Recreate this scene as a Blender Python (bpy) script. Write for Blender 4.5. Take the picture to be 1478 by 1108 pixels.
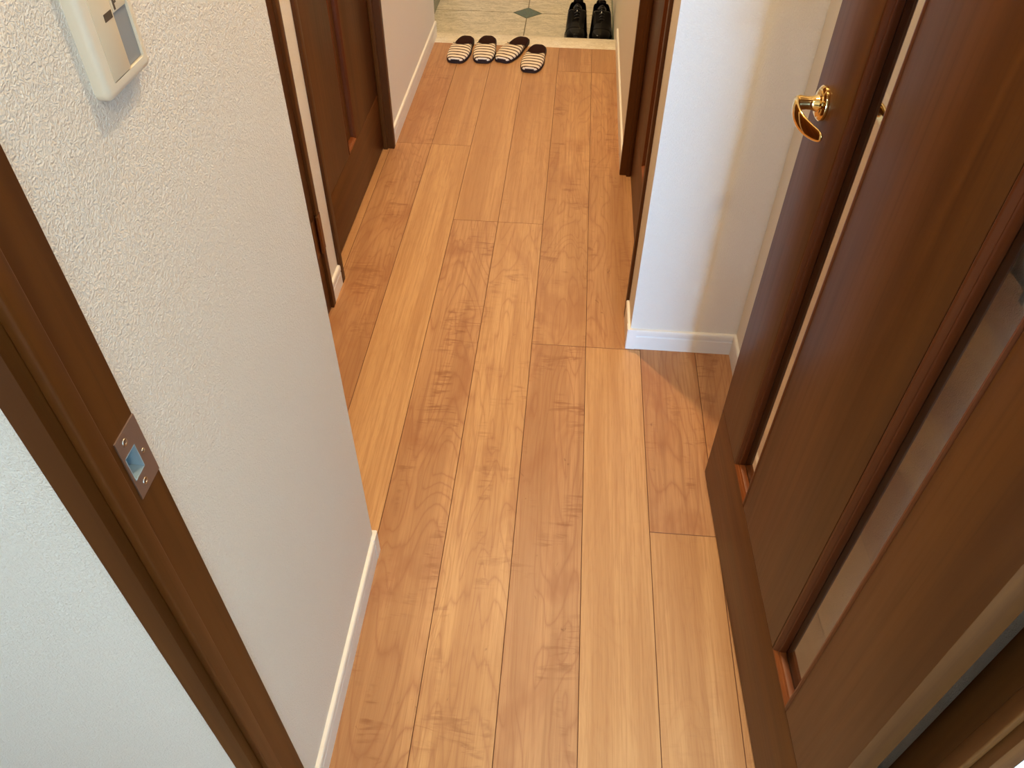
import bpy, bmesh, math, random
from mathutils import Vector, Matrix

for o in list(bpy.data.objects):
    bpy.data.objects.remove(o, do_unlink=True)
SC = bpy.context.scene
COL = SC.collection

# ------------------------------------------------------------------ camera
cam_d = bpy.data.cameras.new('camera')
cam = bpy.data.objects.new('camera', cam_d)
COL.objects.link(cam)
FPX, PITCH, YAW, ROLL, EYE = 1131.2, 0.783498, -0.069978, 0.014676, 1.473
cam_d.sensor_fit = 'HORIZONTAL'
cam_d.sensor_width = 36.0
cam_d.lens = 36.0 * FPX / 1478.0
cam_d.clip_start = 0.02
cp, sp = math.cos(PITCH), math.sin(PITCH)
cy, sy = math.cos(YAW), math.sin(YAW)
cr, sr = math.cos(ROLL), math.sin(ROLL)
Rr = Matrix(((cr, -sr, 0), (sr, cr, 0), (0, 0, 1)))
Rx = Matrix(((1, 0, 0), (0, cp, -sp), (0, sp, cp)))
Bm = Matrix(((1, 0, 0), (0, 0, -1), (0, 1, 0)))
Rz = Matrix(((cy, -sy, 0), (sy, cy, 0), (0, 0, 1)))
Mw = Rr @ Rx @ Bm @ Rz                       # world -> camera (x right, y down, z forward)
ax, ay, az = Mw[0], -Mw[1], -Mw[2]
cam.matrix_world = Matrix(((ax[0], ay[0], az[0], 0.0), (ax[1], ay[1], az[1], 0.0),
                           (ax[2], ay[2], az[2], EYE), (0, 0, 0, 1)))
SC.camera = cam

# ------------------------------------------------------------------ light
SC.view_settings.view_transform = 'Standard'
SC.view_settings.look = 'None'
SC.view_settings.gamma = 1.0
SC.view_settings.use_curve_mapping = False
SC.view_settings.exposure = -0.31

world = bpy.data.worlds.new('sky')
SC.world = world
world.use_nodes = True
world.node_tree.nodes['Background'].inputs[0].default_value = (0.60, 0.76, 1.0, 1)
world.node_tree.nodes['Background'].inputs[1].default_value = 1.0


def area(name, loc, target, power, color, size, size_y=None, shape=None):
    d = bpy.data.lights.new(name, 'AREA')
    d.energy = power
    d.color = color
    d.shape = shape or ('RECTANGLE' if size_y else 'DISK')
    d.size = size
    if size_y:
        d.size_y = size_y
    o = bpy.data.objects.new(name, d)
    COL.objects.link(o)
    o.location = loc
    o.rotation_euler = (Vector(target) - Vector(loc)).to_track_quat('-Z', 'Y').to_euler()
    return o


DAY = (0.31, 0.58, 1.0)
WARM = (1.0, 0.68, 0.38)
area('daylight_rear_window', (1.35, -6.95, 1.15), (1.35, 0, 1.15), 1600, DAY, 2.2, 1.9)
area('added_side_daylight', (-2.16, -0.42, 1.25), (0, -0.42, 1.25), 26, (0.40, 0.66, 1.0), 0.6, 1.3)  # added cool light that brightens the wall left of the doorway
area('hall_far_ceiling_lamp', (-0.20, 2.17, 2.385), (-0.20, 2.17, 0), 37, WARM, 0.06)
area('hall_near_ceiling_lamp', (0.11, 1.13, 2.385), (0.11, 1.13, 0), 17, (1.0, 0.75, 0.47), 0.06)
area('living_ceiling_lamp', (0.30, -0.32, 2.385), (0.30, -0.32, 0), 13, (1.0, 0.80, 0.52), 0.08)
area('entrance_ceiling_lamp', (-0.28, 4.75, 2.385), (-0.28, 4.75, 0), 18, (1.0, 0.74, 0.42), 0.12)

# ------------------------------------------------------------------ helpers


def srgb(r, g, b):
    def f(c):
        c /= 255.0
        return c / 12.92 if c <= 0.04045 else ((c + 0.055) / 1.055) ** 2.4
    return (f(r), f(g), f(b), 1.0)


def tag(o, label=None, cat=None, group=None, kind=None):
    if label:
        o['label'] = label
    if cat:
        o['category'] = cat
    if group:
        o['group'] = group
    if kind:
        o['kind'] = kind
    return o


def empty(name, loc=(0, 0, 0), rz=0.0):
    o = bpy.data.objects.new(name, None)
    o.empty_display_size = 0.05
    COL.objects.link(o)
    o.location = loc
    o.rotation_euler = (0, 0, rz)
    return o


def link(name, me, mat, parent=None, loc=(0, 0, 0)):
    o = bpy.data.objects.new(name, me)
    COL.objects.link(o)
    mats = mat if isinstance(mat, (list, tuple)) else [mat]
    if not me.materials:
        for m in mats:
            me.materials.append(m)
    if parent is not None:
        o.parent = parent
    o.location = loc
    return o


def finish(bm, name, smooth=None):
    bmesh.ops.recalc_face_normals(bm, faces=bm.faces)
    me = bpy.data.meshes.new(name)
    bm.to_mesh(me)
    bm.free()
    if smooth is not None:
        for p in me.polygons:
            p.use_smooth = True
        me.set_sharp_from_angle(angle=math.radians(smooth))
    return me


def bm_box(bm, x0, x1, y0, y1, z0, z1):
    v = [bm.verts.new(p) for p in ((x0, y0, z0), (x1, y0, z0), (x1, y1, z0), (x0, y1, z0),
                                   (x0, y0, z1), (x1, y0, z1), (x1, y1, z1), (x0, y1, z1))]
    fs = [bm.faces.new([v[i] for i in q]) for q in
          ((0, 3, 2, 1), (4, 5, 6, 7), (0, 1, 5, 4), (1, 2, 6, 5), (2, 3, 7, 6), (3, 0, 4, 7))]
    return v, fs


def boxes(name, lst, mat, parent=None, bevel=0.0, seg=2, origin=None):
    """one mesh out of boxes (x0,x1,y0,y1,z0,z1) in the parent's space; origin at the base centre"""
    bm = bmesh.new()
    for b in lst:
        bm_box(bm, *b)
    if origin is None:
        xs = [b[0] for b in lst] + [b[1] for b in lst]
        ys = [b[2] for b in lst] + [b[3] for b in lst]
        zs = [b[4] for b in lst] + [b[5] for b in lst]
        origin = ((min(xs) + max(xs)) / 2, (min(ys) + max(ys)) / 2, min(zs))
    if bevel:
        bmesh.ops.bevel(bm, geom=bm.edges[:], offset=bevel, segments=seg, affect='EDGES', profile=0.5)
    bmesh.ops.translate(bm, verts=bm.verts, vec=[-c for c in origin])
    me = finish(bm, name, 40 if bevel else None)
    return link(name, me, mat, parent, origin)


def sweep(name, prof, stations, mat, parent=None, smooth=35, closed=False):
    """loft a closed profile through stations; each station is f(a, b) -> xyz"""
    bm = bmesh.new()
    rings = [[bm.verts.new(st(a, b)) for a, b in prof] for st in stations]
    n = len(prof)
    pairs = list(zip(rings[:-1], rings[1:]))
    if closed:
        pairs.append((rings[-1], rings[0]))
    for r0, r1 in pairs:
        for i in range(n):
            j = (i + 1) % n
            bm.faces.new((r0[i], r0[j], r1[j], r1[i]))
    if not closed:
        bm.faces.new(rings[0][::-1])
        bm.faces.new(rings[-1])
    return link(name, finish(bm, name, smooth), mat, parent)


def lathe(name, prof, mat, parent=None, steps=40, frame=None, smooth=35):
    """prof: (radius, height) from bottom to top; frame maps (x,y,z)->parent space"""
    fr = frame or (lambda x, y, z: (x, y, z))
    bm = bmesh.new()
    rings = []
    for r, h in prof:
        if r < 1e-6:
            rings.append([bm.verts.new(fr(0, 0, h))])
        else:
            rings.append([bm.verts.new(fr(r * math.cos(2 * math.pi * k / steps), r * math.sin(2 * math.pi * k / steps), h))
                          for k in range(steps)])
    for a, b in zip(rings[:-1], rings[1:]):
        for k in range(steps):
            j = (k + 1) % steps
            if len(a) == 1:
                bm.faces.new((a[0], b[j], b[k]))
            elif len(b) == 1:
                bm.faces.new((a[k], a[j], b[0]))
            else:
                bm.faces.new((a[k], a[j], b[j], b[k]))
    for ring in (rings[0], rings[-1]):
        if len(ring) > 1:
            bm.faces.new(ring)
    return link(name, finish(bm, name, smooth), mat, parent)


def tube(name, pts, r, mat, parent=None, seg=10):
    bm = bmesh.new()
    pts = [Vector(p) for p in pts]
    rings = []
    up = Vector((0, 0, 1))
    for i, p in enumerate(pts):
        t = (pts[min(i + 1, len(pts) - 1)] - pts[max(i - 1, 0)]).normalized()
        a = t.cross(up)
        if a.length < 1e-4:
            a = t.cross(Vector((1, 0, 0)))
        a.normalize()
        b = a.cross(t)
        rings.append([bm.verts.new(p + a * r * math.cos(2 * math.pi * k / seg) + b * r * math.sin(2 * math.pi * k / seg))
                      for k in range(seg)])
    for r0, r1 in zip(rings[:-1], rings[1:]):
        for k in range(seg):
            j = (k + 1) % seg
            bm.faces.new((r0[k], r0[j], r1[j], r1[k]))
    bm.faces.new(rings[0][::-1])
    bm.faces.new(rings[-1])
    return link(name, finish(bm, name, 50), mat, parent)


# ------------------------------------------------------------------ materials
class NT:
    def __init__(self, name):
        self.m = bpy.data.materials.new(name)
        self.m.use_nodes = True
        self.t = self.m.node_tree
        self.b = self.t.nodes['Principled BSDF']

    def n(self, kind, **kw):
        nd = self.t.nodes.new(kind)
        for k, v in kw.items():
            if k.startswith('i_'):
                key = k[2:]
                nd.inputs[int(key) if key.isdigit() else key.replace('_', ' ')].default_value = v
            else:
                setattr(nd, k, v)
        return nd

    def l(self, a, b):
        self.t.links.new(a, b)

    def math(self, op, a, b=None, c=None, clamp=False):
        nd = self.t.nodes.new('ShaderNodeMath')
        nd.operation = op
        nd.use_clamp = clamp
        for i, v in enumerate((a, b, c)):
            if v is None:
                continue
            if isinstance(v, (int, float)):
                nd.inputs[i].default_value = v
            else:
                self.l(v, nd.inputs[i])
        return nd.outputs[0]

    def mix(self, fac, a, b, mode='MIX'):
        nd = self.t.nodes.new('ShaderNodeMix')
        nd.data_type = 'RGBA'
        nd.blend_type = mode
        for sock, v in ((nd.inputs['Factor'], fac), (nd.inputs['A'], a), (nd.inputs['B'], b)):
            if isinstance(v, (int, float)):
                sock.default_value = v
            elif isinstance(v, tuple):
                sock.default_value = v
            else:
                self.l(v, sock)
        return nd.outputs['Result']

    def smooth(self, v, lo, hi):
        nd = self.t.nodes.new('ShaderNodeMapRange')
        nd.interpolation_type = 'SMOOTHSTEP'
        nd.inputs[1].default_value = lo
        nd.inputs[2].default_value = hi
        self.l(v, nd.inputs[0])
        return nd.outputs[0]

    def coord(self, scale=(1, 1, 1), offset=None):
        tc = self.n('ShaderNodeTexCoord')
        v = tc.outputs['Object']
        if offset is not None:
            ad = self.n('ShaderNodeVectorMath', operation='ADD')
            self.l(v, ad.inputs[0])
            self.l(offset, ad.inputs[1])
            v = ad.outputs[0]
        mp = self.n('ShaderNodeMapping')
        mp.inputs['Scale'].default_value = scale
        self.l(v, mp.inputs['Vector'])
        return mp.outputs[0]

    def noise(self, vec, scale=1.0, detail=2.0, rough=0.5, dist=0.0):
        nd = self.n('ShaderNodeTexNoise')
        nd.inputs['Scale'].default_value = scale
        nd.inputs['Detail'].default_value = detail
        nd.inputs['Roughness'].default_value = rough
        nd.inputs['Distortion'].default_value = dist
        self.l(vec, nd.inputs['Vector'])
        return nd.outputs['Fac']

    def bump(self, h, strength=0.3, dist=0.001):
        nd = self.n('ShaderNodeBump')
        nd.inputs['Strength'].default_value = strength
        nd.inputs['Distance'].default_value = dist
        self.l(h, nd.inputs['Height'])
        self.l(nd.outputs[0], self.b.inputs['Normal'])

    def set(self, **kw):
        for k, v in kw.items():
            s = self.b.inputs[k.replace('_', ' ')]
            if isinstance(v, (int, float, tuple)):
                s.default_value = v
            else:
                self.l(v, s)
        return self


def plain(name, col, rough=0.5, metal=0.0, spec=0.5, vary=0.04, scale=60):
    t = NT(name)
    nz = t.noise(t.coord(), scale, 3)
    dark = tuple(c * (1 - 2 * vary) for c in col[:3]) + (1,)
    t.set(Base_Color=t.mix(nz, dark, col), Roughness=rough, Metallic=metal)
    t.b.inputs['Specular IOR Level'].default_value = spec
    return t.m


def make_plank_mat():
    t = NT('maple_plank')
    at = lambda n: t.n('ShaderNodeAttribute', attribute_type='OBJECT', attribute_name=n).outputs['Fac']
    tone, fig, seed = at('tone'), at('figure'), at('seed')
    cx = t.n('ShaderNodeCombineXYZ')
    t.l(t.math('MULTIPLY', seed, 3.71), cx.inputs[0])
    t.l(t.math('MULTIPLY', seed, 7.13), cx.inputs[1])
    t.l(t.math('MULTIPLY', seed, 1.37), cx.inputs[2])
    off = cx.outputs[0]
    fibre = t.noise(t.coord((150, 3.2, 1), off), 1, 4, 0.62)
    fine = t.noise(t.coord((420, 14, 1), off), 1, 2, 0.6)
    broad = t.noise(t.coord((16, 0.7, 1), off), 1, 2, 0.5, 0.4)
    field = t.noise(t.coord((7.5, 1.25, 1), off), 1, 2.2, 0.5, 0.7)
    # contour lines of a slow field: the cathedral figure
    fr = t.math('FRACT', t.math('MULTIPLY', t.math('ADD', field, t.math('MULTIPLY', fibre, 0.018)), 17.0))
    ring = t.math('POWER', t.math('ABSOLUTE', t.math('SUBTRACT', t.math('MULTIPLY', fr, 2.0), 1.0)), 5.0)
    blotch = t.smooth(t.noise(t.coord((8, 3.6, 1), off), 1, 3, 0.6, 0.8), 0.46, 0.72)
    chat = t.noise(t.coord((9, 46, 1), off), 1, 3, 0.65, 1.2)
    chatm = t.smooth(t.noise(t.coord((11, 5.5, 1), off), 1, 2, 0.5, 0.5), 0.50, 0.68)
    chatd = t.math('MULTIPLY', t.smooth(chat, 0.48, 0.66), chatm)
    knot = t.smooth(t.noise(t.coord((20, 11, 1), off), 1, 3.5, 0.6, 2.6), 0.68, 0.78)
    light = t.mix(tone, srgb(206, 161, 107), srgb(191, 143, 97))
    dark = t.mix(tone, srgb(177, 128, 79), srgb(155, 108, 69))
    c = t.mix(t.math('MULTIPLY', t.smooth(broad, 0.32, 0.68), 0.70), light, dark)
    c = t.mix(t.math('MULTIPLY', t.smooth(fibre, 0.42, 0.66), 0.60), c, dark)
    c = t.mix(t.math('MULTIPLY', t.smooth(fine, 0.48, 0.72), 0.34), c, srgb(160, 108, 68))
    c = t.mix(t.math('MULTIPLY', t.math('MULTIPLY', blotch, fig), 0.66), c, srgb(156, 101, 62))
    c = t.mix(t.math('MULTIPLY', t.math('MULTIPLY', ring, t.math('ADD', t.math('MULTIPLY', fig, 0.85), 0.10)), 0.60), c, srgb(150, 95, 60))
    c = t.mix(t.math('MULTIPLY', t.math('MULTIPLY', chatd, fig), 0.72), c, srgb(136, 83, 49))
    c = t.mix(t.math('MULTIPLY', t.math('MULTIPLY', knot, fig), 0.85), c, srgb(112, 66, 38))
    t.set(Base_Color=c, Roughness=t.math('ADD', t.math('MULTIPLY', fibre, 0.12), 0.33))
    t.b.inputs['Specular IOR Level'].default_value = 0.4
    t.bump(t.math('ADD', t.math('MULTIPLY', fibre, 0.7), fine), 0.08, 0.0006)
    return t.m


def make_wallpaper(name, col, strength=0.54):
    t = NT(name)
    v = t.coord()
    a = t.noise(v, 270, 2.0, 0.5, 1.2)
    b = t.noise(v, 420, 2.0, 0.5, 0.6)
    c = t.noise(v, 3.0, 2)
    h = t.math('ADD', t.smooth(a, 0.32, 0.68), t.math('MULTIPLY', b, 0.25))
    t.set(Base_Color=t.mix(c, tuple(x * 0.97 for x in col[:3]) + (1,), col), Roughness=0.75)
    t.b.inputs['Specular IOR Level'].default_value = 0.3
    t.bump(h, strength, 0.0016)
    return t.m


def make_brown(name, axis=2, base=(94, 54, 17), alt=(76, 41, 11), rough=0.40):
    t = NT(name)
    sc = [110, 110, 110]
    sc[axis] = 3.0
    g = t.noise(t.coord(tuple(sc)), 1, 4, 0.6)
    sc2 = [22, 22, 22]
    sc2[axis] = 1.2
    w = t.noise(t.coord(tuple(sc2)), 1, 2, 0.5, 0.8)
    c = t.mix(t.smooth(w, 0.3, 0.75), srgb(*base), srgb(*alt))
    c = t.mix(t.math('MULTIPLY', t.smooth(g, 0.5, 0.75), 0.35), c, srgb(alt[0] * 0.75, alt[1] * 0.7, alt[2] * 0.7))
    t.set(Base_Color=c, Roughness=t.math('ADD', t.math('MULTIPLY', g, 0.12), rough - 0.05))
    t.b.inputs['Specular IOR Level'].default_value = 0.24
    t.bump(g, 0.05, 0.0005)
    return t.m


def make_marble(name, light, dark, vein, rough=0.25, stretch=(3, 9, 3), veinmix=0.6):
    t = NT(name)
    v = t.coord(stretch)
    a = t.noise(v, 2.0, 6, 0.62, 1.5)
    b = t.noise(v, 3.2, 4, 0.6, 2.4)
    vn = t.math('SUBTRACT', 1.0, t.smooth(t.math('ABSOLUTE', t.math('SUBTRACT', b, 0.5)), 0.0, 0.05))
    c = t.mix(t.smooth(a, 0.35, 0.70), light, dark)
    c = t.mix(t.math('MULTIPLY', vn, veinmix), c, vein)
    t.set(Base_Color=c, Roughness=rough)
    return t.m


def make_stripe():
    t = NT('striped_slipper_cloth')
    tc = t.n('ShaderNodeTexCoord')
    sx = t.n('ShaderNodeSeparateXYZ')
    t.l(tc.outputs['Object'], sx.inputs[0])
    wob = t.noise(t.coord(), 26, 1)
    y = t.math('ADD', sx.outputs[1], t.math('MULTIPLY', t.math('SUBTRACT', wob, 0.5), 0.006))
    y = t.math('ADD', y, t.math('MULTIPLY', sx.outputs[2], 0.30))
    fr = t.math('FRACT', t.math('DIVIDE', t.math('ADD', y, 1.0055), 0.0245))
    edge = t.math('ABSOLUTE', t.math('SUBTRACT', fr, 0.5))
    s = t.smooth(edge, 0.31, 0.36)
    knit = t.noise(t.coord(), 700, 2)
    c = t.mix(s, srgb(244, 228, 198), srgb(84, 50, 30))
    t.set(Base_Color=t.mix(0.15, c, knit, 'MULTIPLY'), Roughness=0.9)
    t.b.inputs['Specular IOR Level'].default_value = 0.15
    t.bump(knit, 0.3, 0.001)
    return t.m


def make_glass():
    t = NT('clear_glass')
    nz = t.noise(t.coord(), 5, 1)
    t.set(Base_Color=t.mix(nz, (0.93, 0.96, 0.95, 1), (0.95, 0.97, 0.96, 1)), Roughness=0.0)
    t.b.inputs['Transmission Weight'].default_value = 1.0
    t.b.inputs['IOR'].default_value = 1.45
    return t.m


M_PLANK = make_plank_mat()
M_GROOVE = plain('plank_groove', srgb(128, 84, 52), 0.6)
M_WALL = make_wallpaper('wallpaper', srgb(237, 230, 214))
M_CEIL = make_wallpaper('ceiling_paper', srgb(240, 238, 232), 0.3)
M_BASE = plain('baseboard_white', srgb(238, 234, 222), 0.42, vary=0.02)
M_BROWN_Z = make_brown('brown_wood_upright', 2)
M_BROWN_Y = make_brown('brown_wood_cross_y', 1)
M_BROWN_X = make_brown('brown_wood_cross_x', 0)
M_BEAD = make_brown('brown_bead_wood', 2, (100, 52, 22), (80, 38, 14), 0.34)
M_BEAD_LIT = make_brown('brown_bead_cross_lit', 0, (128, 70, 30), (98, 48, 20), 0.34)  # brighter copy of the bead wood: lamplight on the slot ledge as colour
M_GAP = plain('dark_joint', srgb(34, 18, 8), 0.8)
M_BRASS = plain('polished_brass', srgb(238, 208, 138), 0.07, 1.0, vary=0.02)
M_BRONZE = plain('bronze_hinge', srgb(118, 84, 54), 0.38, 1.0)
M_STRIKE = plain('brown_metal_plate', srgb(150, 128, 114), 0.4, 0.6)
M_SCREW = plain('steel_screw', srgb(190, 180, 165), 0.28, 1.0)
M_POCKET = plain('pale_blue_plastic', srgb(150, 172, 180), 0.4)
M_GLASS = make_glass()
M_CREAM = plain('ivory_plastic', srgb(232, 220, 194), 0.38, vary=0.01)
M_CREAM2 = plain('ivory_button_plastic', srgb(226, 210, 178), 0.42, vary=0.01)
M_GREYP = plain('grey_plastic', srgb(150, 150, 145), 0.35, vary=0.02)
M_DARKMARK = plain('dark_indicator', srgb(84, 70, 54), 0.4)
M_TILE = make_marble('cream_marble_tile', srgb(222, 214, 192), srgb(194, 186, 164), srgb(150, 144, 126), 0.22)
M_SILL = make_marble('pale_marble_sill', srgb(240, 232, 212), srgb(222, 210, 184), srgb(184, 172, 146), 0.28, (6, 14, 6), 0.5)
M_GREEN = make_marble('green_marble', srgb(54, 86, 66), srgb(30, 54, 42), srgb(128, 150, 132), 0.2, (20, 20, 20), 0.5)
M_GROUT = plain('grout', srgb(104, 98, 78), 0.8)
M_STRIPE = make_stripe()
M_INSOLE = plain('dark_brown_felt', srgb(50, 27, 22), 0.95, spec=0.1, vary=0.1, scale=400)
M_SOLE = plain('dark_brown_sole', srgb(40, 24, 20), 0.7, spec=0.3)
M_TOECAP = plain('grey_brown_patch', srgb(74, 58, 54), 0.6, spec=0.3)
M_LEATHER = plain('black_leather', srgb(5, 4, 5), 0.07, spec=0.12, vary=0.1, scale=200)
M_RUBBER = plain('black_rubber', srgb(18, 17, 17), 0.55)
M_LACE = plain('black_lace', srgb(22, 20, 20), 0.35, spec=0.5, vary=0.15, scale=900)
M_LINING = plain('black_lining', srgb(20, 17, 16), 0.8)

# ------------------------------------------------------------------ floor
floor = boxes('floor', [(-2.3, 2.7, -7.05, 3.72, -0.18, -0.0125)], M_GROOVE, origin=(0, 0, 0))
tag(floor, 'maple plank floor running down the hallway', 'floor', kind='structure')

PW = 0.1513
SEAM0 = 0.0905
# pair column -> (end joints from near to far); pairs are two planks wide, 1.818 m long
JOINTS = {-6: (-1.30, 0.929, 2.747, 3.72), -5: (-1.30, 0.929, 2.747, 3.72), -4: (-1.30, 0.929, 2.747, 3.72),
          -3: (-1.30, 0.422, 2.240, 3.72), -2: (-1.30, 0.422, 2.240, 3.72),
          -1: (-1.30, -0.178, 1.640, 3.458, 3.72), 0: (-1.30, -0.178, 1.640, 3.458, 3.72),
          1: (-1.30, -0.784, 1.034, 2.852), 2: (-1.30, -0.784, 1.034, 2.852)}
# (column, joint index) -> tone, figure   (0 pale straight grain .. 1 reddish and figured)
LOOK = {(-6, 1): (0.3, 0.3), (-6, 2): (0.6, 0.5), (-5, 1): (0.85, 0.8), (-5, 2): (1.0, 0.7), (-4, 1): (0.08, 0.05), (-4, 2): (0.45, 0.2),
        (-3, 0): (0.7, 0.8), (-3, 1): (0.62, 1.0), (-3, 2): (0.25, 0.1), (-2, 0): (0.3, 0.7), (-2, 1): (0.12, 0.75), (-2, 2): (0.40, 0.25),
        (-1, 1): (0.80, 0.95), (-1, 2): (0.42, 0.8), (-1, 3): (0.9, 0.6), (0, 1): (0.10, 0.06), (0, 2): (0.70, 0.85), (0, 3): (0.5, 0.2),
        (1, 1): (0.18, 0.15), (1, 2): (0.95, 0.9), (2, 1): (0.3, 0.3), (2, 2): (0.9, 0.8)}
plank_cache = {}


def plank_mesh(length):
    key = round(length, 4)
    if key in plank_cache:
        return plank_cache[key]
    g, c, h = 0.0002, 0.0007, 0.012
    x, y = PW / 2 - g, length / 2 - g
    bm = bmesh.new()
    r = []
    for dx, z in ((0, -h), (0, -c), (c, 0)):
        r.append([bm.verts.new((sx * (x - dx), sy_ * (y - dx), z)) for sx, sy_ in ((-1, -1), (1, -1), (1, 1), (-1, 1))])
    bm.faces.new(r[0][::-1])
    bm.faces.new(r[2])
    for a in (0, 1):
        for k in range(4):
            f = bm.faces.new((r[a][k], r[a][(k + 1) % 4], r[a + 1][(k + 1) % 4], r[a + 1][k]))
            f.material_index = 1
    me = finish(bm, 'floor_plank')
    me.materials.append(M_PLANK)
    me.materials.append(M_GROOVE)
    plank_cache[key] = me
    return me


rnd = random.Random(11)
for colk, js in JOINTS.items():
    for i in range(len(js) - 1):
        o = link('floor_plank', plank_mesh(js[i + 1] - js[i]), M_PLANK, floor,
                 (SEAM0 + (colk + 0.5) * PW, (js[i] + js[i + 1]) / 2, 0.0))
        tone, fig = LOOK.get((colk, i), (0.4, 0.4))
        o['tone'], o['figure'], o['seed'] = float(tone), float(fig), rnd.uniform(0.0, 9.0)

# ------------------------------------------------------------------ walls
ZC = 2.40
LW, RW, RR = -0.358, 0.208, 0.495        # near-left wall, hall right wall, recess right wall
HL = -0.658                              # hall left wall
YP = 0.343                               # living-room face of the partition


def wall(name, lst, label):
    return tag(boxes(name, lst, M_WALL), label, 'wall', kind='structure')


wall('wall_left', [(HL - 0.15, LW, 0.411, 0.93, 0, ZC)], 'textured white wallpaper wall carrying the light switch')
wall('wall_left_hall', [(HL - 0.15, HL, 0.931, 0.955, 0, ZC), (HL - 0.15, HL, 1.769, 1.861, 0, ZC), (HL - 0.15, HL, 2.72, 3.80, 0, ZC),
                        (HL - 0.15, HL, 0.955, 1.769, 2.06, ZC), (HL - 0.15, HL, 1.861, 2.72, 2.06, ZC)],
     'cream wall along the hallway holding two brown doors')
wall('wall_right', [(RR, RR + 0.12, 0.411, 1.651, 0, ZC)], 'cream wall behind the open glazed door')
wall('wall_right_hall', [(RW, RR + 0.12, 1.652, 1.775, 0, ZC), (RW, RW + 0.15, 2.61, 5.6, -0.16, ZC), (RW, RW + 0.15, 1.775, 2.61, 2.06, ZC)],
     'white wall block at the hallway corner with brown door beyond')
wall('wall_front', [(-2.2, -0.371, YP, 0.410, 0, ZC), (0.504, 2.6, YP, 0.410, 0, ZC), (-0.371, 0.504, YP, 0.410, 2.06, ZC)],
     'bluish white textured wall around the living room doorway')
wall('wall_back', [(-2.2, 0.25, -7.12, -7.0, 0, ZC), (2.45, 2.6, -7.12, -7.0, 0, ZC), (0.25, 2.45, -7.12, -7.0, 0, 0.20), (0.25, 2.45, -7.12, -7.0, 2.10, ZC)],
     'living room wall with the large window')
wall('wall_daylight_blocker', [(-2.2, 0.29, -0.97, -0.88, 0, ZC)], 'added unseen wall blocking the rear daylight')  # added out of view to keep rear daylight off the left walls
wall('wall_side_left', [(-2.32, -2.2, -7.12, -0.72, 0, ZC), (-2.32, -2.2, -0.12, 0.41, 0, ZC), (-2.32, -2.2, -0.72, -0.12, 0, 0.6), (-2.32, -2.2, -0.72, -0.12, 1.9, ZC)],
     'living room side wall with the added small opening')
wall('wall_side_right', [(2.6, 2.72, -7.12, 0.41, 0, ZC)], 'plain living room side wall without windows')
wall('wall_entrance_left', [(-0.907, -0.787, 3.801, 5.6, -0.16, ZC), (-0.787, HL - 0.15, 3.75, 3.801, -0.16, ZC)], 'cream wall beside the tiled entrance')
wall('wall_entrance_end', [(-0.907, RW + 0.15, 5.6, 5.72, -0.16, ZC)], 'wall closing the tiled entrance')
tag(boxes('ceiling', [(-2.32, 2.72, -7.12, 5.72, ZC, ZC + 0.1)], M_CEIL), 'white ceiling over hallway and living room', 'ceiling', kind='structure')


# ------------------------------------------------------------------ baseboards
# profile: (out from the wall, up)
BP = [(0, 0), (0.0075, 0), (0.0075, 0.0430), (0.0058, 0.0455), (0.0050, 0.0475), (0.0050, 0.0490), (0.0082, 0.0500), (0.0085, 0.0610), (0.0078, 0.0660), (0.0060, 0.0682), (0, 0.0685)]


def baseboard(name, runs, label, caps=()):
    """runs: (x0,y0,x1,y1, nx,ny); (nx,ny) points off the wall"""
    bm = bmesh.new()
    for (x0, y0, x1, y1, nx, ny) in runs:
        rings = [[bm.verts.new((px + nx * a, py + ny * a, b)) for a, b in BP] for px, py in ((x0, y0), (x1, y1))]
        n = len(BP)
        for i in range(n):
            j = (i + 1) % n
            bm.faces.new((rings[0][i], rings[0][j], rings[1][j], rings[1][i]))
        bm.faces.new(rings[0][::-1])
        bm.faces.new(rings[1])
    o = link(name, finish(bm, name), M_BASE)
    tag(o, label, 'baseboard', kind='structure')
    # outside-corner caps: (corner x,y, dir a, dir b) - the L-shaped cover clipped over the corner
    for (x, y, sx, sy_) in caps:
        # wall block lies towards (-sx,-sy); cap wraps the corner
        t, L = 0.0086, 0.017
        bmc = bmesh.new()
        pts = [(-L, 0), (-L, t), (t - 0.002, t), (t, t - 0.002), (t, -L), (0, -L), (0, 0)]
        lo = [bmc.verts.new((x + sx * a, y + sy_ * b, 0.0)) for a, b in pts]
        hi = [bmc.verts.new((x + sx * a, y + sy_ * b, 0.0695)) for a, b in pts]
        bmc.faces.new(lo)
        bmc.faces.new(hi)
        for k in range(len(pts)):
            j = (k + 1) % len(pts)
            bmc.faces.new((lo[k], lo[j], hi[j], hi[k]))
        link('corner_cap', finish(bmc, 'corner_cap'), M_BASE, o)
    return o


baseboard('baseboard_left', [(LW, 0.419, LW, 0.93, 1, 0), (LW, 0.93, HL + 0.01, 0.93, 0, 1)], 'white baseboard under the wall with the light switch',
          [(LW, 0.93, 1, 1)])
baseboard('baseboard_left_hall', [(HL, 1.769, HL, 1.861, 1, 0)], 'short white baseboard between the two brown doors')
baseboard('baseboard_left_entrance', [(HL, 2.7205, HL, 3.80, 1, 0)], 'white baseboard leading to the marble sill beside the leftmost slipper')
baseboard('baseboard_right', [(RW, 1.652, RR, 1.652, 0, -1), (RR, 1.645, RR, 0.42, -1, 0), (RW, 1.652, RW, 1.7745, -1, 0)],
          'white baseboard of the recess behind the open door', [(RW, 1.652, -1, -1)])
baseboard('baseboard_right_entrance', [(RW, 2.6105, RW, 3.80, -1, 0)], 'white baseboard leading to the marble sill beside the black shoes')


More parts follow.
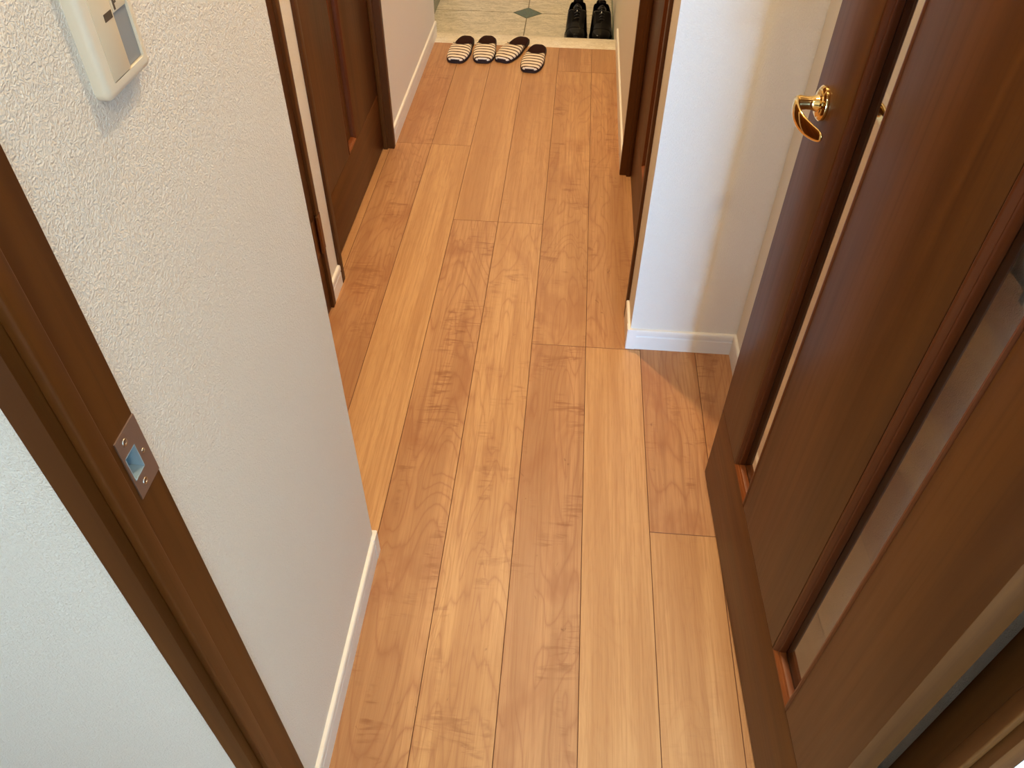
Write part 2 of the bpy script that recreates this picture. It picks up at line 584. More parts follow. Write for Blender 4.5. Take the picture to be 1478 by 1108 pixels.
# ------------------------------------------------------------------ door frames
def frame_living():
    f = empty('trim_1', (0, 0.376, 0))
    tag(f, 'dark brown door frame with metal strike plate around the living room doorway', 'door frame', kind='structure')
    oy = -0.376
    X0, X1 = -0.346, 0.479
    ya, yb = 0.335 + oy, 0.418 + oy
    # latch jamb is built around the strike pocket
    hy0, hy1, hz0, hz1 = 0.3855 + oy, 0.4035 + oy, 0.9425, 0.971
    boxes('jamb', [(X0 - 0.024, X0, ya, yb, 0, hz0), (X0 - 0.024, X0, ya, yb, hz1, 2.03),
                   (X0 - 0.024, X0, ya, hy0, hz0, hz1), (X0 - 0.024, X0, hy1, yb, hz0, hz1),
                   (X0 - 0.024, X0 - 0.018, hy0, hy1, hz0, hz1)], M_BROWN_Z, f)
    boxes('jamb', [(X1, X1 + 0.024, ya, yb, 0, 2.03)], M_BROWN_Z, f, 0.0012)
    boxes('head', [(X0 - 0.024, X1 + 0.024, ya, yb, 2.03, 2.054)], M_BROWN_X, f, 0.0012)
    s0, s1 = 0.347 + oy, 0.368 + oy
    boxes('stop', [(X0, X0 + 0.010, s0, s1, 0, 2.03)], M_BROWN_Z, f, 0.0022, 3)
    boxes('stop', [(X1 - 0.010, X1, s0, s1, 0, 2.03)], M_BROWN_Z, f, 0.0022, 3)
    boxes('stop', [(X0 + 0.010, X1 - 0.010, s0, s1, 2.02, 2.03)], M_BROWN_X, f, 0.0022, 3)
    # strike plate with a real opening
    py0, py1, pz0, pz1 = 0.383 + oy, 0.418 + oy, 0.921, 0.9925
    bm = bmesh.new()
    x0, x1 = X0, X0 + 0.0012
    for b in ((py0, py1, pz0, hz0), (py0, py1, hz1, pz1), (py0, hy0, hz0, hz1), (hy1, py1, hz0, hz1)):
        bm_box(bm, x0, x1, b[0], b[1], b[2], b[3])
    pl = link('strike_plate', finish(bm, 'strike_plate'), M_STRIKE, f)
    # plastic pocket lining
    w = 0.0008
    d = X0 - 0.0175
    boxes('latch_pocket', [(d, d + w, hy0, hy1, hz0, hz1), (d, X0 + .0013, hy0, hy0 + w, hz0, hz1), (d, X0 + .0013, hy1 - w, hy1, hz0, hz1),
                           (d, X0 + .0013, hy0, hy1, hz0, hz0 + w), (d, X0 + .0013, hy0, hy1, hz1 - w, hz1)], M_POCKET, pl)
    fr = lambda yy, zz: (lambda a, b, h: (x1 + h, yy + a, zz + b))
    for yy, zz, r in ((0.3945 + oy, 0.9830, 0.0036), (0.3955 + oy, 0.9315, 0.0036), (0.4095 + oy, 0.9555, 0.0024)):
        lathe('screw', [(0, 0), (r, 0), (r * 0.9, 0.0006), (r * 0.45, 0.0008), (r * 0.4, 0.0003), (0, 0.0002)], M_SCREW, pl, 18, fr(yy, zz))
    return f


frame_living()


def frame_side(name, x_face, sgn, y0, y1, leaf_x, label, stop=True, rebate=None):
    """frame in a side wall; outer edges y0..y1; sgn=-1: wall lies at smaller x"""
    f = empty(name, (x_face, (y0 + y1) / 2, 0))
    tag(f, label, 'door frame', kind='structure')
    oy = -(y0 + y1) / 2
    d = 0.158
    xa, xb = sorted((0.0, sgn * d))
    for ya, yb in ((y0, y0 + 0.024), (y1 - 0.024, y1)):
        boxes('jamb', [(xa, xb, ya + oy, yb + oy, 0, 2.034)], M_BROWN_Z, f, 0.0015)
    boxes('head', [(xa, xb, y0 + oy, y1 + oy, 2.034, 2.058)], M_BROWN_Y, f, 0.0015)
    if stop:
        so = sgn * (abs(leaf_x - x_face) - 0.0005)
        sa, sb = sorted((so, so - sgn * 0.016))
        for ya, yb in ((y0 + 0.024, y0 + 0.033), (y1 - 0.033, y1 - 0.024)):
            boxes('stop', [(sa, sb, ya + oy, yb + oy, 0, 2.034)], M_BROWN_Z, f, 0.0015)
    return f


frame_side('trim_2', -0.649, -1, 0.956, 1.768, 0, 'brown door frame with hinge next to the wallpaper corner', stop=False)
frame_side('trim_3', -0.649, -1, 1.862, 2.719, -0.690, 'brown door frame around the recessed door on the slipper side')
frame_side('trim_4', 0.200, 1, 1.776, 2.609, 0.240, 'brown door frame around the recessed door on the shoe side')

# ------------------------------------------------------------------ doors
# bead profile of the slots: (inwards from the slot edge, depth below the face)
BEAD = [(0.0, 0.0165), (0.0, 0.0012), (0.0012, 0.0), (0.0035, -0.0012), (0.0068, -0.0006), (0.0092, 0.0016), (0.0104, 0.0040),
        (0.0112, 0.0052), (0.0126, 0.0052), (0.0140, 0.0066), (0.0150, 0.0095), (0.0150, 0.0165)]


def bead_frame(parent, u0, u1, z0, z1, thick, back=False):
    """four mitred moulding lengths round a slot, each its own part"""
    def pt(u, z, d):
        return (u, thick - d if back else d, z)
    corners = ((u0, z0, 1, 1), (u1, z0, -1, 1), (u1, z1, -1, -1), (u0, z1, 1, -1))
    for k in range(4):
        a, b = corners[k], corners[(k + 1) % 4]
        sts = [(lambda c: (lambda i, d: pt(c[0] + c[2] * i, c[1] + c[3] * i, d)))(c) for c in (a, b)]
        sweep('bead_moulding', BEAD, sts, M_BEAD_LIT if k in (0, 2) else M_BEAD, parent, 25)


def leaf_parts(door, width, height, thick, slots, zr, zt, infill):
    """a leaf in local space: u along x from 0, depth along y (0 = face seen), z up"""
    bv = 0.0017
    gp = 0.0005
    boxes('bottom_rail', [(0, width, 0, thick, 0, zr - gp)], M_BROWN_X, door, bv)
    boxes('top_rail', [(0, width, 0, thick, zt + gp, height)], M_BROWN_X, door, bv)
    edges = [0.0] + [e for s in slots for e in s] + [width]
    for k in range(0, len(edges), 2):
        nm = 'stile' if k in (0, len(edges) - 2) else 'centre_panel'
        ga = gp if k else 0.0
        gb = gp if k + 2 < len(edges) else 0.0
        boxes(nm, [(edges[k] + ga, edges[k + 1] - gb, 0, thick, zr + gp, zt - gp)], M_BROWN_Z, door, bv)
    boxes('groove_filler', [(edges[k] + 0.001, edges[k + 1] - 0.001, 0.0028, thick - 0.0028, zr - 0.003, zr + 0.003) for k in range(0, len(edges), 2)],
          M_GAP, door)
    for (a, b) in slots:
        bead_frame(door, a, b, zr, zt, thick)
        bead_frame(door, a, b, zr, zt, thick, True)
        mid = thick / 2
        if infill == 'glass':
            boxes('glass_pane', [(a + 0.002, b - 0.002, mid - 0.0012, mid + 0.0012, zr + 0.002, zt - 0.002)], M_GLASS, door)
        else:
            boxes('slot_board', [(a + 0.002, b - 0.002, mid - 0.0014, mid + 0.0014, zr + 0.002, zt - 0.002)], M_BROWN_Z, door)


def lever_handle(door, u, z, y_face, outn):
    """brass lever set; outn = -1 on the face y=0, +1 on the far face"""
    h = empty('lever_handle', (u, y_face, z))
    h.parent = door
    fr = lambda a, b, hh: (a, outn * hh, b)
    lathe('rose', [(0.0, 0.0), (0.0255, 0.0), (0.0262, 0.002), (0.0255, 0.0050), (0.0225, 0.0075), (0.0205, 0.0078), (0.0195, 0.0095), (0.0150, 0.0102), (0, 0.0102)], M_BRASS, h, 48, fr)
    lathe('neck', [(0.0, 0.0095), (0.0128, 0.0095), (0.0118, 0.013), (0.0100, 0.018), (0.0096, 0.026), (0.0108, 0.034), (0.0112, 0.039), (0.0085, 0.043), (0, 0.044)], M_BRASS, h, 36, fr)
    # lever blade: stations (along the door, out from the door, up, half height, half thickness)
    S = [(-0.010, 0.0330, 0.000, 0.0062, 0.0050), (-0.004, 0.0385, 0.000, 0.0098, 0.0058), (0.008, 0.0435, -0.001, 0.0118, 0.0056), (0.024, 0.0462, -0.003, 0.0128, 0.0050),
         (0.042, 0.0452, -0.006, 0.0130, 0.0044), (0.060, 0.0405, -0.008, 0.0124, 0.0040), (0.076, 0.0340, -0.0085, 0.0112, 0.0036),
         (0.088, 0.0285, -0.008, 0.0096, 0.0032), (0.095, 0.0255, -0.0075, 0.0070, 0.0026), (0.098, 0.0245, -0.007, 0.0030, 0.0014)]
    bm = bmesh.new()
    rings = []
    for i, (a, o, zz, hh, ht) in enumerate(S):
        p0, p1 = S[max(i - 1, 0)], S[min(i + 1, len(S) - 1)]
        ta, to = p1[0] - p0[0], p1[1] - p0[1]
        ln = math.hypot(ta, to)
        na, no = -to / ln, ta / ln
        ring = []
        for k in range(16):
            an = 2 * math.pi * k / 16
            c, s = math.cos(an), math.sin(an)
            c = math.copysign(abs(c) ** 0.8, c)
            ring.append(bm.verts.new((a + na * ht * c, outn * (o + no * ht * c), zz + hh * s)))
        rings.append(ring)
    for r0, r1 in zip(rings[:-1], rings[1:]):
        for k in range(16):
            j = (k + 1) % 16
            bm.faces.new((r0[k], r0[j], r1[j], r1[k]))
    bm.faces.new(rings[0][::-1])
    bm.faces.new(rings[-1])
    lv = link('lever', finish(bm, 'lever', 60), M_BRASS, h)
    md = lv.modifiers.new('sub', 'SUBSURF')
    md.levels = md.render_levels = 1
    return h


def hinge(parent, u, y, z0, z1, leaf_dir, mat, r=0.0062):
    """butt hinge: knuckle barrel with ball tips and one leaf plate along leaf_dir (+1/-1 in u)"""
    prof = [(0, z0 - 0.004), (r * 0.7, z0 - 0.003), (r * 0.8, z0), (r, z0)]
    n = 3
    for k in range(n):
        a, b = z0 + (z1 - z0) * k / n, z0 + (z1 - z0) * (k + 1) / n
        prof += [(r, a + 0.0004), (r, b - 0.0010), (r * 0.86, b - 0.0009), (r * 0.86, b - 0.0001)]
    prof += [(r * 0.8, z1), (r * 0.7, z1 + 0.003), (0, z1 + 0.004)]
    h = lathe('hinge', prof, mat, parent, 20, lambda a, b, hh: (u + a, y + b, hh))
    return h


# door_1: the open glazed living-room door
d1 = empty('door_1', (0.3794, 1.2141, 0.008), math.atan2(-0.9992, 0.0399))
tag(d1, 'open dark brown door with two narrow glass slots and brass lever handle', 'door', kind='structure')
TH = 0.036
leaf_parts(d1, 0.815, 1.995, TH, ((0.155, 0.265), (0.556, 0.664)), 0.218, 1.80, 'glass')
lever_handle(d1, 0.049, 0.938, 0.0, -1)
lever_handle(d1, 0.049, 0.938, TH, 1)
lt = boxes('latch_plate', [(-0.0006, 0.0004, 0.007, 0.029, 0.885, 0.995)], M_STRIKE, d1)
for hz in (0.18, 1.0, 1.72):
    h = hinge(d1, 0.8165 + 0.004, TH + 0.010, hz, hz + 0.11, -1, M_BRONZE)
    boxes('hinge_leaf', [(0.8152, 0.8168, 0.004, TH + 0.010, hz, hz + 0.11)], M_BRONZE, h)

# door_2: near left hall door, flush, hinge on its far jamb (only a sliver shows past the wall corner)
d2 = empty('door_2', (-0.6555, 0.983, 0.006), math.pi / 2)
tag(d2, 'brown flush door with bronze hinge half hidden by the wallpaper corner', 'door', kind='structure')
leaf_parts(d2, 0.757, 1.995, TH, ((0.326, 0.431),), 0.213, 1.80, 'wood')
for hz in (0.194, 1.70):
    h = hinge(d2, 0.7585, -0.0050, hz, hz + 0.112, -1, M_BRONZE, 0.0058)
    boxes('hinge_leaf', [(0.722, 0.7575, -0.0012, 0.0002, hz, hz + 0.112)], M_BRONZE, h)
    boxes('hinge_leaf', [(0.7612, 0.7840, -0.0078, -0.0064, hz, hz + 0.112)], M_BRONZE, h)

# door_3: recessed left hall door
d3 = empty('door_3', (-0.690, 1.889, 0.006), math.pi / 2)
tag(d3, 'closed brown door with one blind slot on the side of the slippers', 'door', kind='structure')
leaf_parts(d3, 0.803, 1.995, TH, ((0.358, 0.466),), 0.208, 1.80, 'wood')

# door_4: recessed right hall door
d4 = empty('door_4', (0.240, 2.582, 0.006), -math.pi / 2)
tag(d4, 'closed brown door with one blind slot on the side of the black shoes', 'door', kind='structure')
leaf_parts(d4, 0.779, 1.995, TH, ((0.328, 0.436),), 0.214, 1.80, 'wood')

# ------------------------------------------------------------------ windows (behind the viewer)


def window(name, cx, cyy, w, z0, z1, along_x, label):
    o = empty(name, (cx, cyy, z0))
    tag(o, label, 'window', kind='structure')
    h = z1 - z0
    def bx(a0, a1, c0, c1):
        return (a0, a1, -0.03, 0.03, c0, c1) if along_x else (-0.03, 0.03, a0, a1, c0, c1)
    boxes('window_frame', [bx(-w / 2, w / 2, 0, 0.05), bx(-w / 2, w / 2, h - 0.05, h), bx(-w / 2, -w / 2 + 0.05, 0.05, h - 0.05),
                           bx(w / 2 - 0.05, w / 2, 0.05, h - 0.05)], M_BASE, o)
    return o


window('window_1', 1.35, -7.06, 2.2, 0.20, 2.10, True, 'large white framed window of the living room')
window('window_added_side', -2.26, -0.42, 0.6, 0.60, 1.90, False, 'added unseen small side window, white framed, for the side light')  # invented opening, goes with the added side light

# ------------------------------------------------------------------ entrance floor, marble sill
ZG = -0.15
sill = boxes('trim_5', [(HL, RW, 3.7205, 3.845, -0.16, 0.0)], M_SILL, None, 0.002)
tag(sill, 'pale marble sill strip where the plank floor meets the tiles', 'sill', kind='structure')
fe = boxes('floor_entrance', [(-0.787, RW, 3.80, 5.6, -0.22, ZG - 0.0012)], M_GROUT)
tag(fe, 'cream marble tile floor with green diamond insets in the entrance', 'floor', kind='structure')


def clip(poly, axis, lim, keep_less):
    out = []
    for i, p in enumerate(poly):
        q = poly[(i + 1) % len(poly)]
        pi = (p[axis] <= lim) if keep_less else (p[axis] >= lim)
        qi = (q[axis] <= lim) if keep_less else (q[axis] >= lim)
        if pi:
            out.append(p)
        if pi != qi:
            s = (lim - p[axis]) / (q[axis] - p[axis])
            out.append((p[0] + s * (q[0] - p[0]), p[1] + s * (q[1] - p[1])))
    return out


def slab(name, poly, mat, z1=ZG, h=0.010):
    for a, lim, less in ((0, -0.786, False), (0, RW - 0.001, True), (1, 3.847, False), (1, 5.598, True)):
        poly = clip(poly, a, lim, less)
        if len(poly) < 3:
            return None
    cxm = sum(p[0] for p in poly) / len(poly)
    cym = sum(p[1] for p in poly) / len(poly)
    bm = bmesh.new()
    lo = [bm.verts.new((p[0] - cxm, p[1] - cym, -h)) for p in poly]
    hi = [bm.verts.new((p[0] - cxm, p[1] - cym, 0)) for p in poly]
    bm.faces.new(lo[::-1])
    bm.faces.new(hi)
    for i in range(len(poly)):
        j = (i + 1) % len(poly)
        bm.faces.new((lo[i], lo[j], hi[j], hi[i]))
    fo = fe.location
    return link(name, finish(bm, name), mat, fe, (cxm - fo[0], cym - fo[1], z1 - fo[2]))


TS, TX, TY, DH, GG = 0.60, -0.263, 4.562, 0.079, 0.0026
for i in (-1, 0, 1):
    for j in (-2, -1, 0, 1):
        x0, y0 = TX + i * TS, TY + j * TS
        x1, y1 = x0 + TS, y0 + TS
        a, b, c, d = x0 + GG, x1 - GG, y0 + GG, y1 - GG
        k = DH
        slab('floor_tile', [(a + k, c), (b - k, c), (b, c + k), (b, d - k), (b - k, d), (a + k, d), (a, d - k), (a, c + k)], M_TILE)
        k = DH - 0.0012
        slab('diamond_tile', [(x0 - k, y0), (x0, y0 - k), (x0 + k, y0), (x0, y0 + k)], M_GREEN)
tag(boxes('baseboard_entrance_left', [(-0.787, -0.776, 3.802, 5.6, ZG, ZG + 0.06)], M_GREEN), 'dark green stone skirting along the entrance wall across from the shoes', 'baseboard', kind='structure')
tag(boxes('baseboard_entrance_right', [(RW - 0.004, RW, 3.846, 5.6, ZG, ZG + 0.05)], M_GREEN), 'dark green stone skirting on the wall beside the black shoes', 'baseboard', kind='structure')

# ------------------------------------------------------------------ light switch
SWY, SWZ = 0.585, 1.199
sw = empty('light_switch', (LW, SWY, SWZ), -math.pi / 2)   # local x -> world -y ... set below
sw.rotation_euler = (0, 0, 0)
tag(sw, 'ivory wall switch plate with grey slider recess on textured wallpaper', 'light switch')
W2 = 0.0375
# cover plate: rounded slab with an opening for the slider, built from a bevelled rim and face boxes


def rounded_plate(name, y0, y1, z0, z1, x0, x1, rc, mat, parent, edge=0.004, hole=None):
    """rounded rectangle in the yz plane with a domed rim"""
    def ring(inset, x):
        pts = []
        r = max(rc - inset, 0.0008)
        for cyy, czz, a0 in ((y1 - inset - r, z1 - inset - r, 0), (y0 + inset + r, z1 - inset - r, 90), (y0 + inset + r, z0 + inset + r, 180), (y1 - inset - r, z0 + inset + r, 270)):
            for k in range(7):
                a = math.radians(a0 + 15 * k)
                pts.append((x, cyy + r * math.cos(a), czz + r * math.sin(a)))
        return pts
    bm = bmesh.new()
    prof = [(0, x0)]
    for k in range(5):
        a = math.radians(22.5 * k)
        prof.append((edge * (1 - math.cos(a)), x1 - edge + edge * math.sin(a)))
    rings = [[bm.verts.new(p) for p in ring(i, x)] for i, x in prof]
    n = len(rings[0])
    for r0, r1 in zip(rings[:-1], rings[1:]):
        for i in range(n):
            j = (i + 1) % n
            bm.faces.new((r0[i], r0[j], r1[j], r1[i]))
    bm.faces.new(rings[0][::-1])
    if hole is None:
        bm.faces.new(rings[-1])
    else:
        hy0, hy1, hz0, hz1, depth = hole
        inner = []
        for cyy, czz, sy2, sz2 in ((hy1, hz1, 1, 1), (hy0, hz1, -1, 1), (hy0, hz0, -1, -1), (hy1, hz0, 1, -1)):
            inner.append((cyy, czz))
        # same vertex count: 7 verts per corner on a small radius
        hr = 0.0022
        hv = []
        for (cyy, czz), a0, s in zip(((hy1 - hr, hz1 - hr), (hy0 + hr, hz1 - hr), (hy0 + hr, hz0 + hr), (hy1 - hr, hz0 + hr)), (0, 90, 180, 270), range(4)):
            for k in range(7):
                a = math.radians(a0 + 15 * k)
                hv.append((cyy + hr * math.cos(a), czz + hr * math.sin(a)))
        top = [bm.verts.new((x1, a, b)) for a, b in hv]
        low = [bm.verts.new((x1 - depth, a, b)) for a, b in hv]
        for i in range(n):
            j = (i + 1) % n
            bm.faces.new((rings[-1][i], rings[-1][j], top[j], top[i]))
            bm.faces.new((top[i], top[j], low[j], low[i]))
        bm.faces.new(low)
    return link(name, finish(bm, name, 30), mat, parent)


XT = 0.0115
rounded_plate('cover_plate', -W2, W2, 0, 0.120, 0, XT, 0.007, M_CREAM, sw, 0.0055, (-0.0250, 0.0285, 0.0105, 0.1095, 0.0035))
boxes('push_button', [(XT - 0.0034, XT + 0.0006, -0.0247, 0.0032, 0.0113, 0.1087)], M_CREAM2, sw, 0.0006)
boxes('indicator', [(XT + 0.0004, XT + 0.0009, -0.0110, 0.0010, 0.0505, 0.0560)], M_DARKMARK, sw)
sl = boxes('slider_track', [(XT - 0.0034, XT - 0.0022, 0.0036, 0.0282, 0.0113, 0.1087)], M_GREYP, sw)
kn = boxes('slider_knob', [(XT - 0.0023, XT - 0.0004, 0.0060, 0.0265, 0.0515, 0.0640)], M_CREAM2, sw, 0.0006)
kx, ky, kz = kn.location
boxes('knob_mark', [(XT - 0.0005 - kx, XT - 0.0001 - kx, a - ky, b - ky, c - kz, d - kz) for a, b, c, d in
                    ((0.0080, 0.0102, 0.0530, 0.0610), (0.0102, 0.0132, 0.0572, 0.0588))], M_DARKMARK, kn)


# ------------------------------------------------------------------ slippers
def outline(L, wt, wh, n=22):
    """footbed half widths: list of (y, w) from toe (-L/2) to heel (+L/2)"""
    out = []
    for k in range(n + 1):
        s = k / n
        ang = math.pi * s
        y = -L / 2 * math.cos(ang)
        t = (y + L / 2) / L
        base = wt + (wh - wt) * (3 * t * t - 2 * t ** 3)
        waist = 1 - 0.10 * math.exp(-((t - 0.62) / 0.14) ** 2)
        w = base * waist * max(math.sin(ang), 0.0) ** 0.52
        out.append((y, w))
    return out


SL = 0.290


def slab_outline(name, ol, z0, z1, grow, mat, parent, rnd_edge=0.002):
    bm = bmesh.new()
    def loop(g, z):
        pts = []
        for y, w in ol[1:-1]:
            pts.append((w + g, y * (1 + 2 * g / SL), z))
        for y, w in reversed(ol[1:-1]):
            pts.append((-w - g, y * (1 + 2 * g / SL), z))
        return [bm.verts.new(p) for p in pts]
    rings = [loop(grow - rnd_edge, z0), loop(grow, z0 + rnd_edge), loop(grow, z1 - rnd_edge), loop(grow - rnd_edge, z1)]
    n = len(rings[0])
    for r0, r1 in zip(rings[:-1], rings[1:]):
        for i in range(n):
            j = (i + 1) % n
            bm.faces.new((r0[i], r0[j], r1[j], r1[i]))
    bm.faces.new(rings[0][::-1])
    bm.faces.new(rings[-1])
    return link(name, finish(bm, name, 40), mat, parent)


def make_slipper(loc, rz, label, squash=1.0, lean=0.0):
    s = empty('slipper', loc, rz)
    tag(s, label, 'slipper', 'striped slippers lined up at the marble sill')
    ol = outline(SL, 0.054, 0.047)
    slab_outline('sole', ol, 0.0, 0.013, 0.0015, M_SOLE, s, 0.003)
    slab_outline('insole', ol, 0.0128, 0.0175, -0.0035, M_INSOLE, s, 0.0018)
    # upper: dome over the front, striped; its mouth dips towards the toe in the middle
    N, K = 20, 20
    y_toe, y_side, y_mid = -SL / 2 + 0.003, 0.034, -0.010
    def wid(y):
        for (ya, wa), (yb, wb) in zip(ol[:-1], ol[1:]):
            if ya <= y <= yb:
                return wa + (wb - wa) * (y - ya) / (yb - ya)
        return 0.0
    bm = bmesh.new()
    rows = []
    for i in range(N + 1):
        u = i / N
        row = []
        for k in range(K + 1):
            th = math.pi * k / K
            ce = math.cos(th)
            yend = y_mid + (y_side - y_mid) * abs(ce) ** 1.6
            y = y_toe + (yend - y_toe) * (u ** 1.35)
            w = max(wid(y) - 0.0005, 0.002)
            t = (y - y_toe) / (y_side - y_toe)
            hgt = (0.011 + 0.013 * min(1.0, t * 1.5) ** 0.8) * squash
            if u == 0:
                hgt = 0.006
            si = math.sin(th)
            x = -w * math.copysign(abs(ce) ** 0.75, ce) + lean * si * t
            row.append(bm.verts.new((x, y, 0.0125 + hgt * si ** 0.75)))
        rows.append(row)
    for r0, r1 in zip(rows[:-1], rows[1:]):
        for k in range(K):
            bm.faces.new((r0[k], r0[k + 1], r1[k + 1], r1[k]))
    up = link('upper', finish(bm, 'upper', 60), M_STRIPE, s)
    md = up.modifiers.new('thick', 'SOLIDIFY')
    md.thickness = 0.0035
    md.offset = -1
    # grey-brown toe patch wrapped over the tip
    bm = bmesh.new()
    rows = []
    for i in range(5):
        u = i / 4
        row = []
        for k in range(13):
            th = math.pi * (0.20 + 0.60 * k / 12)
            ce, si = math.cos(th), math.sin(th)
            y = y_toe - 0.0022 + u * 0.013 * si
            w = max(wid(max(y, -SL / 2 + 0.004)), 0.014)
            row.append(bm.verts.new((-w * ce, y - 0.001 * (1 - u), 0.0125 + (0.0045 + u * 0.0095) * squash * si ** 0.75)))
        rows.append(row)
    for r0, r1 in zip(rows[:-1], rows[1:]):
        for k in range(12):
            bm.faces.new((r0[k], r0[k + 1], r1[k + 1], r1[k]))
    tp = link('toe_patch', finish(bm, 'toe_patch', 60), M_TOECAP, s)
    md = tp.modifiers.new('thick', 'SOLIDIFY')
    md.thickness = 0.002
    # dark binding along the mouth
    pts = []
    for k in range(K + 1):
        th = math.pi * k / K
        ce, si = math.cos(th), math.sin(th)
        y = y_mid + (y_side - y_mid) * abs(ce) ** 1.6
        t = (y - y_toe) / (y_side - y_toe)
        hgt = (0.011 + 0.013 * min(1.0, t * 1.5) ** 0.8) * squash
        pts.append((-(wid(y) - 0.0005) * math.copysign(abs(ce) ** 0.75, ce) + lean * si * t, y, 0.0125 + hgt * si ** 0.75))
    tube('mouth_binding', pts, 0.0017, M_SOLE, s, 8)
    return s


make_slipper((-0.5120, 3.633, 0), -0.08, 'striped slipper turned slightly inwards, next to the cream wall', 0.95, -0.004)
make_slipper((-0.4010, 3.645, 0), 0.0, 'striped slipper pointing straight down the hall between two others', 1.0)
make_slipper((-0.2740, 3.655, 0), -0.30, 'most slanted striped slipper, touching the straight one', 0.95, 0.004)
make_slipper((-0.1700, 3.567, 0), -0.10, 'striped slipper set forward of the sill, nearest the black shoes', 0.92, 0.005)


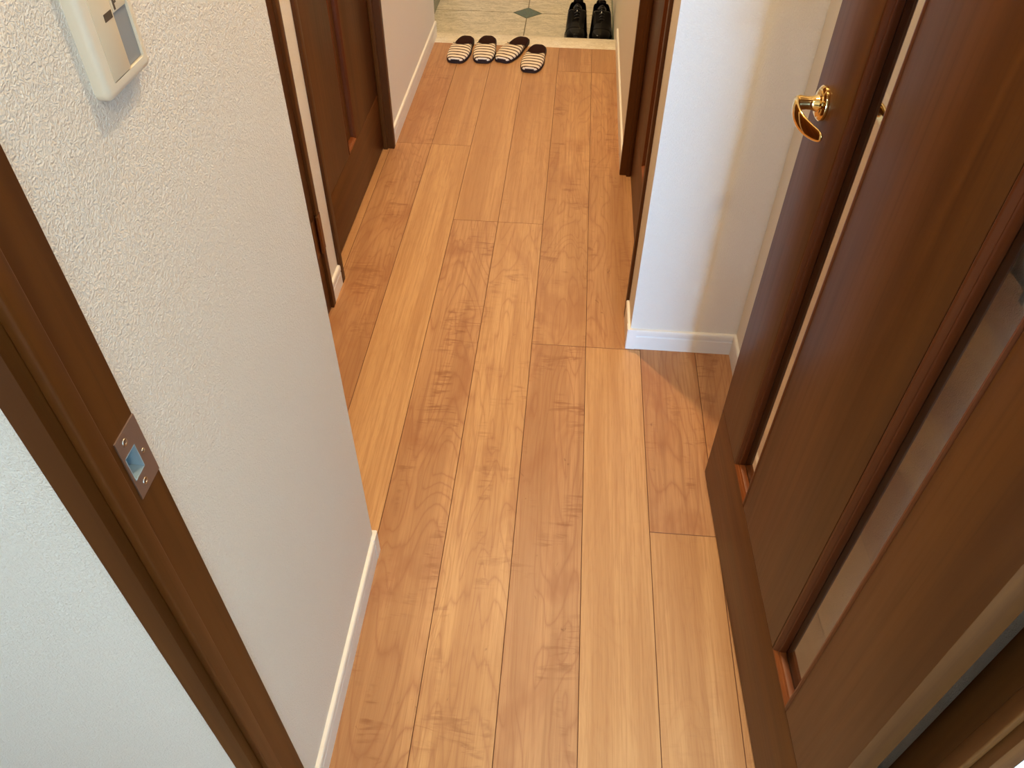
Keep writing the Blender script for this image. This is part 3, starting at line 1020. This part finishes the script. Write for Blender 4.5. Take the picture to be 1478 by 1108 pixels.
# ------------------------------------------------------------------ black shoes
def make_shoe(loc, rz, mirror, label):
    s = empty('dress_shoe', loc, rz)
    tag(s, label, 'shoe', 'black lace-up shoes on the entrance tiles')
    L = 0.330
    m = mirror
    T = [0.0, 0.03, 0.08, 0.16, 0.26, 0.36, 0.46, 0.56, 0.66, 0.76, 0.86, 0.93, 0.975, 1.0]
    Wd = [0.020, 0.040, 0.0505, 0.0565, 0.0585, 0.0580, 0.0560, 0.0530, 0.0505, 0.0485, 0.0465, 0.0430, 0.0370, 0.029]
    Hh = [0.022, 0.037, 0.045, 0.051, 0.057, 0.067, 0.081, 0.096, 0.108, 0.104, 0.104, 0.108, 0.112, 0.110]
    def bend(t):
        return m * 0.003 * math.sin(math.pi * t)
    # sole and heel
    def sole(name, t0, t1, z0, z1, grow, mat):
        bm = bmesh.new()
        idx = [i for i, t in enumerate(T) if t0 - 1e-6 <= t <= t1 + 1e-6]
        right = [(bend(T[i]) + Wd[i] + grow, -L / 2 + T[i] * L) for i in idx]
        left = [(bend(T[i]) - Wd[i] - grow, -L / 2 + T[i] * L) for i in idx]
        lp = right + left[::-1]
        lo = [bm.verts.new((x, y, z0)) for x, y in lp]
        hi = [bm.verts.new((x, y, z1)) for x, y in lp]
        bm.faces.new(lo[::-1])
        bm.faces.new(hi)
        for i in range(len(lp)):
            j = (i + 1) % len(lp)
            bm.faces.new((lo[i], lo[j], hi[j], hi[i]))
        bmesh.ops.recalc_face_normals(bm, faces=bm.faces)
        return link(name, finish(bm, name, 35), mat, s)
    sole('sole', 0, 1, 0.012, 0.020, 0.002, M_RUBBER)
    sole('heel', 0.66, 1, 0.0, 0.0125, 0.002, M_RUBBER)
    sole('tread', 0, 0.56, 0.0, 0.0125, 0.001, M_RUBBER)
    sole('insole', 0.46, 0.975, 0.0195, 0.026, -0.006, M_LINING)
    # upper: arcs; behind the throat the crown is open
    K = 24
    NS = 40
    def lerp(a, t):
        for i in range(len(T) - 1):
            if T[i] <= t <= T[i + 1]:
                f = (t - T[i]) / (T[i + 1] - T[i])
                return a[i] + (a[i + 1] - a[i]) * f
        return a[-1]
    bm = bmesh.new()
    rows = []
    for i in range(NS + 1):
        t = i / NS
        w, h = lerp(Wd, t), lerp(Hh, t)
        row = []
        for k in range(K + 1):
            th = math.pi * k / K
            ce, si = math.cos(th), math.sin(th)
            pw = 0.62 - 0.34 * min(1, max(0, (t - 0.35) / 0.25))
            x = bend(t) - w * math.copysign(abs(ce) ** pw, ce)
            row.append(bm.verts.new((x, -L / 2 + t * L, 0.018 + h * si ** (0.85 - 0.48 * min(1, max(0, (t - 0.35) / 0.25))))))
        rows.append(row)
    for i in range(NS):
        for k in range(K):
            t = (i + 0.5) / NS
            cmid = abs((k + 0.5) / K - 0.5) * 2
            lim = 0.0
            if t > 0.60:
                lim = 0.56
            if cmid < lim:
                continue
            bm.faces.new((rows[i][k], rows[i][k + 1], rows[i + 1][k + 1], rows[i + 1][k]))
    bm.faces.new(rows[-1])
    loose = [v for v in bm.verts if not v.link_faces]
    bmesh.ops.delete(bm, geom=loose, context='VERTS')
    up = link('upper', finish(bm, 'upper', 70), M_LEATHER, s)
    md = up.modifiers.new('thick', 'SOLIDIFY')
    md.thickness = 0.003
    # tongue rising out of the throat
    bm = bmesh.new()
    rows = []
    for i in range(7):
        u = i / 6
        t = 0.46 + 0.20 * u
        y = -L / 2 + t * L
        h = lerp(Hh, t) + 0.018 + 0.004 + 0.012 * u * u
        row = []
        for k in range(7):
            q = k / 6 - 0.5
            row.append(bm.verts.new((bend(t) + q * (0.030 + 0.016 * u), y, h - 0.022 * q * q * (1 + u) * 2)))
        rows.append(row)
    for r0, r1 in zip(rows[:-1], rows[1:]):
        for k in range(6):
            bm.faces.new((r0[k], r0[k + 1], r1[k + 1], r1[k]))
    tg = link('tongue', finish(bm, 'tongue', 60), M_LEATHER, s)
    md = tg.modifiers.new('thick', 'SOLIDIFY')
    md.thickness = 0.003
    # laces across the throat and a bow end
    for t in (0.42, 0.47, 0.52, 0.57, 0.615):
        h = lerp(Hh, t) + 0.018 + 0.0065 + 0.010 * max(0, (t - 0.46) / 0.2) ** 2
        y = -L / 2 + t * L
        pts = []
        for k in range(7):
            q = k / 6 - 0.5
            pts.append((bend(t) + q * 0.030, y + 0.004 * q, h - 0.030 * q * q))
        tube('lace', pts, 0.0019, M_LACE, s, 8)
    # toe-cap seam: raised cord over the vamp
    for t in (0.25,):
        w, h = lerp(Wd, t) + 0.0008, lerp(Hh, t) + 0.0008
        pts = []
        for k in range(19):
            th = math.pi * (0.04 + 0.92 * k / 18)
            ce, si = math.cos(th), math.sin(th)
            pts.append((bend(t) - w * math.copysign(abs(ce) ** 0.62, ce), -L / 2 + t * L - 0.006 * si, 0.018 + h * si ** 0.85))
        tube('toe_cap_seam', pts, 0.0010, M_LEATHER, s, 6)
    return s


ZT = ZG
make_shoe((0.0160, 4.275, ZT), 0.0, -1, 'glossy black lace-up shoe standing away from the wall, beside its partner')
make_shoe((0.1385, 4.268, ZT), 0.0, 1, 'glossy black lace-up shoe standing against the entrance wall')
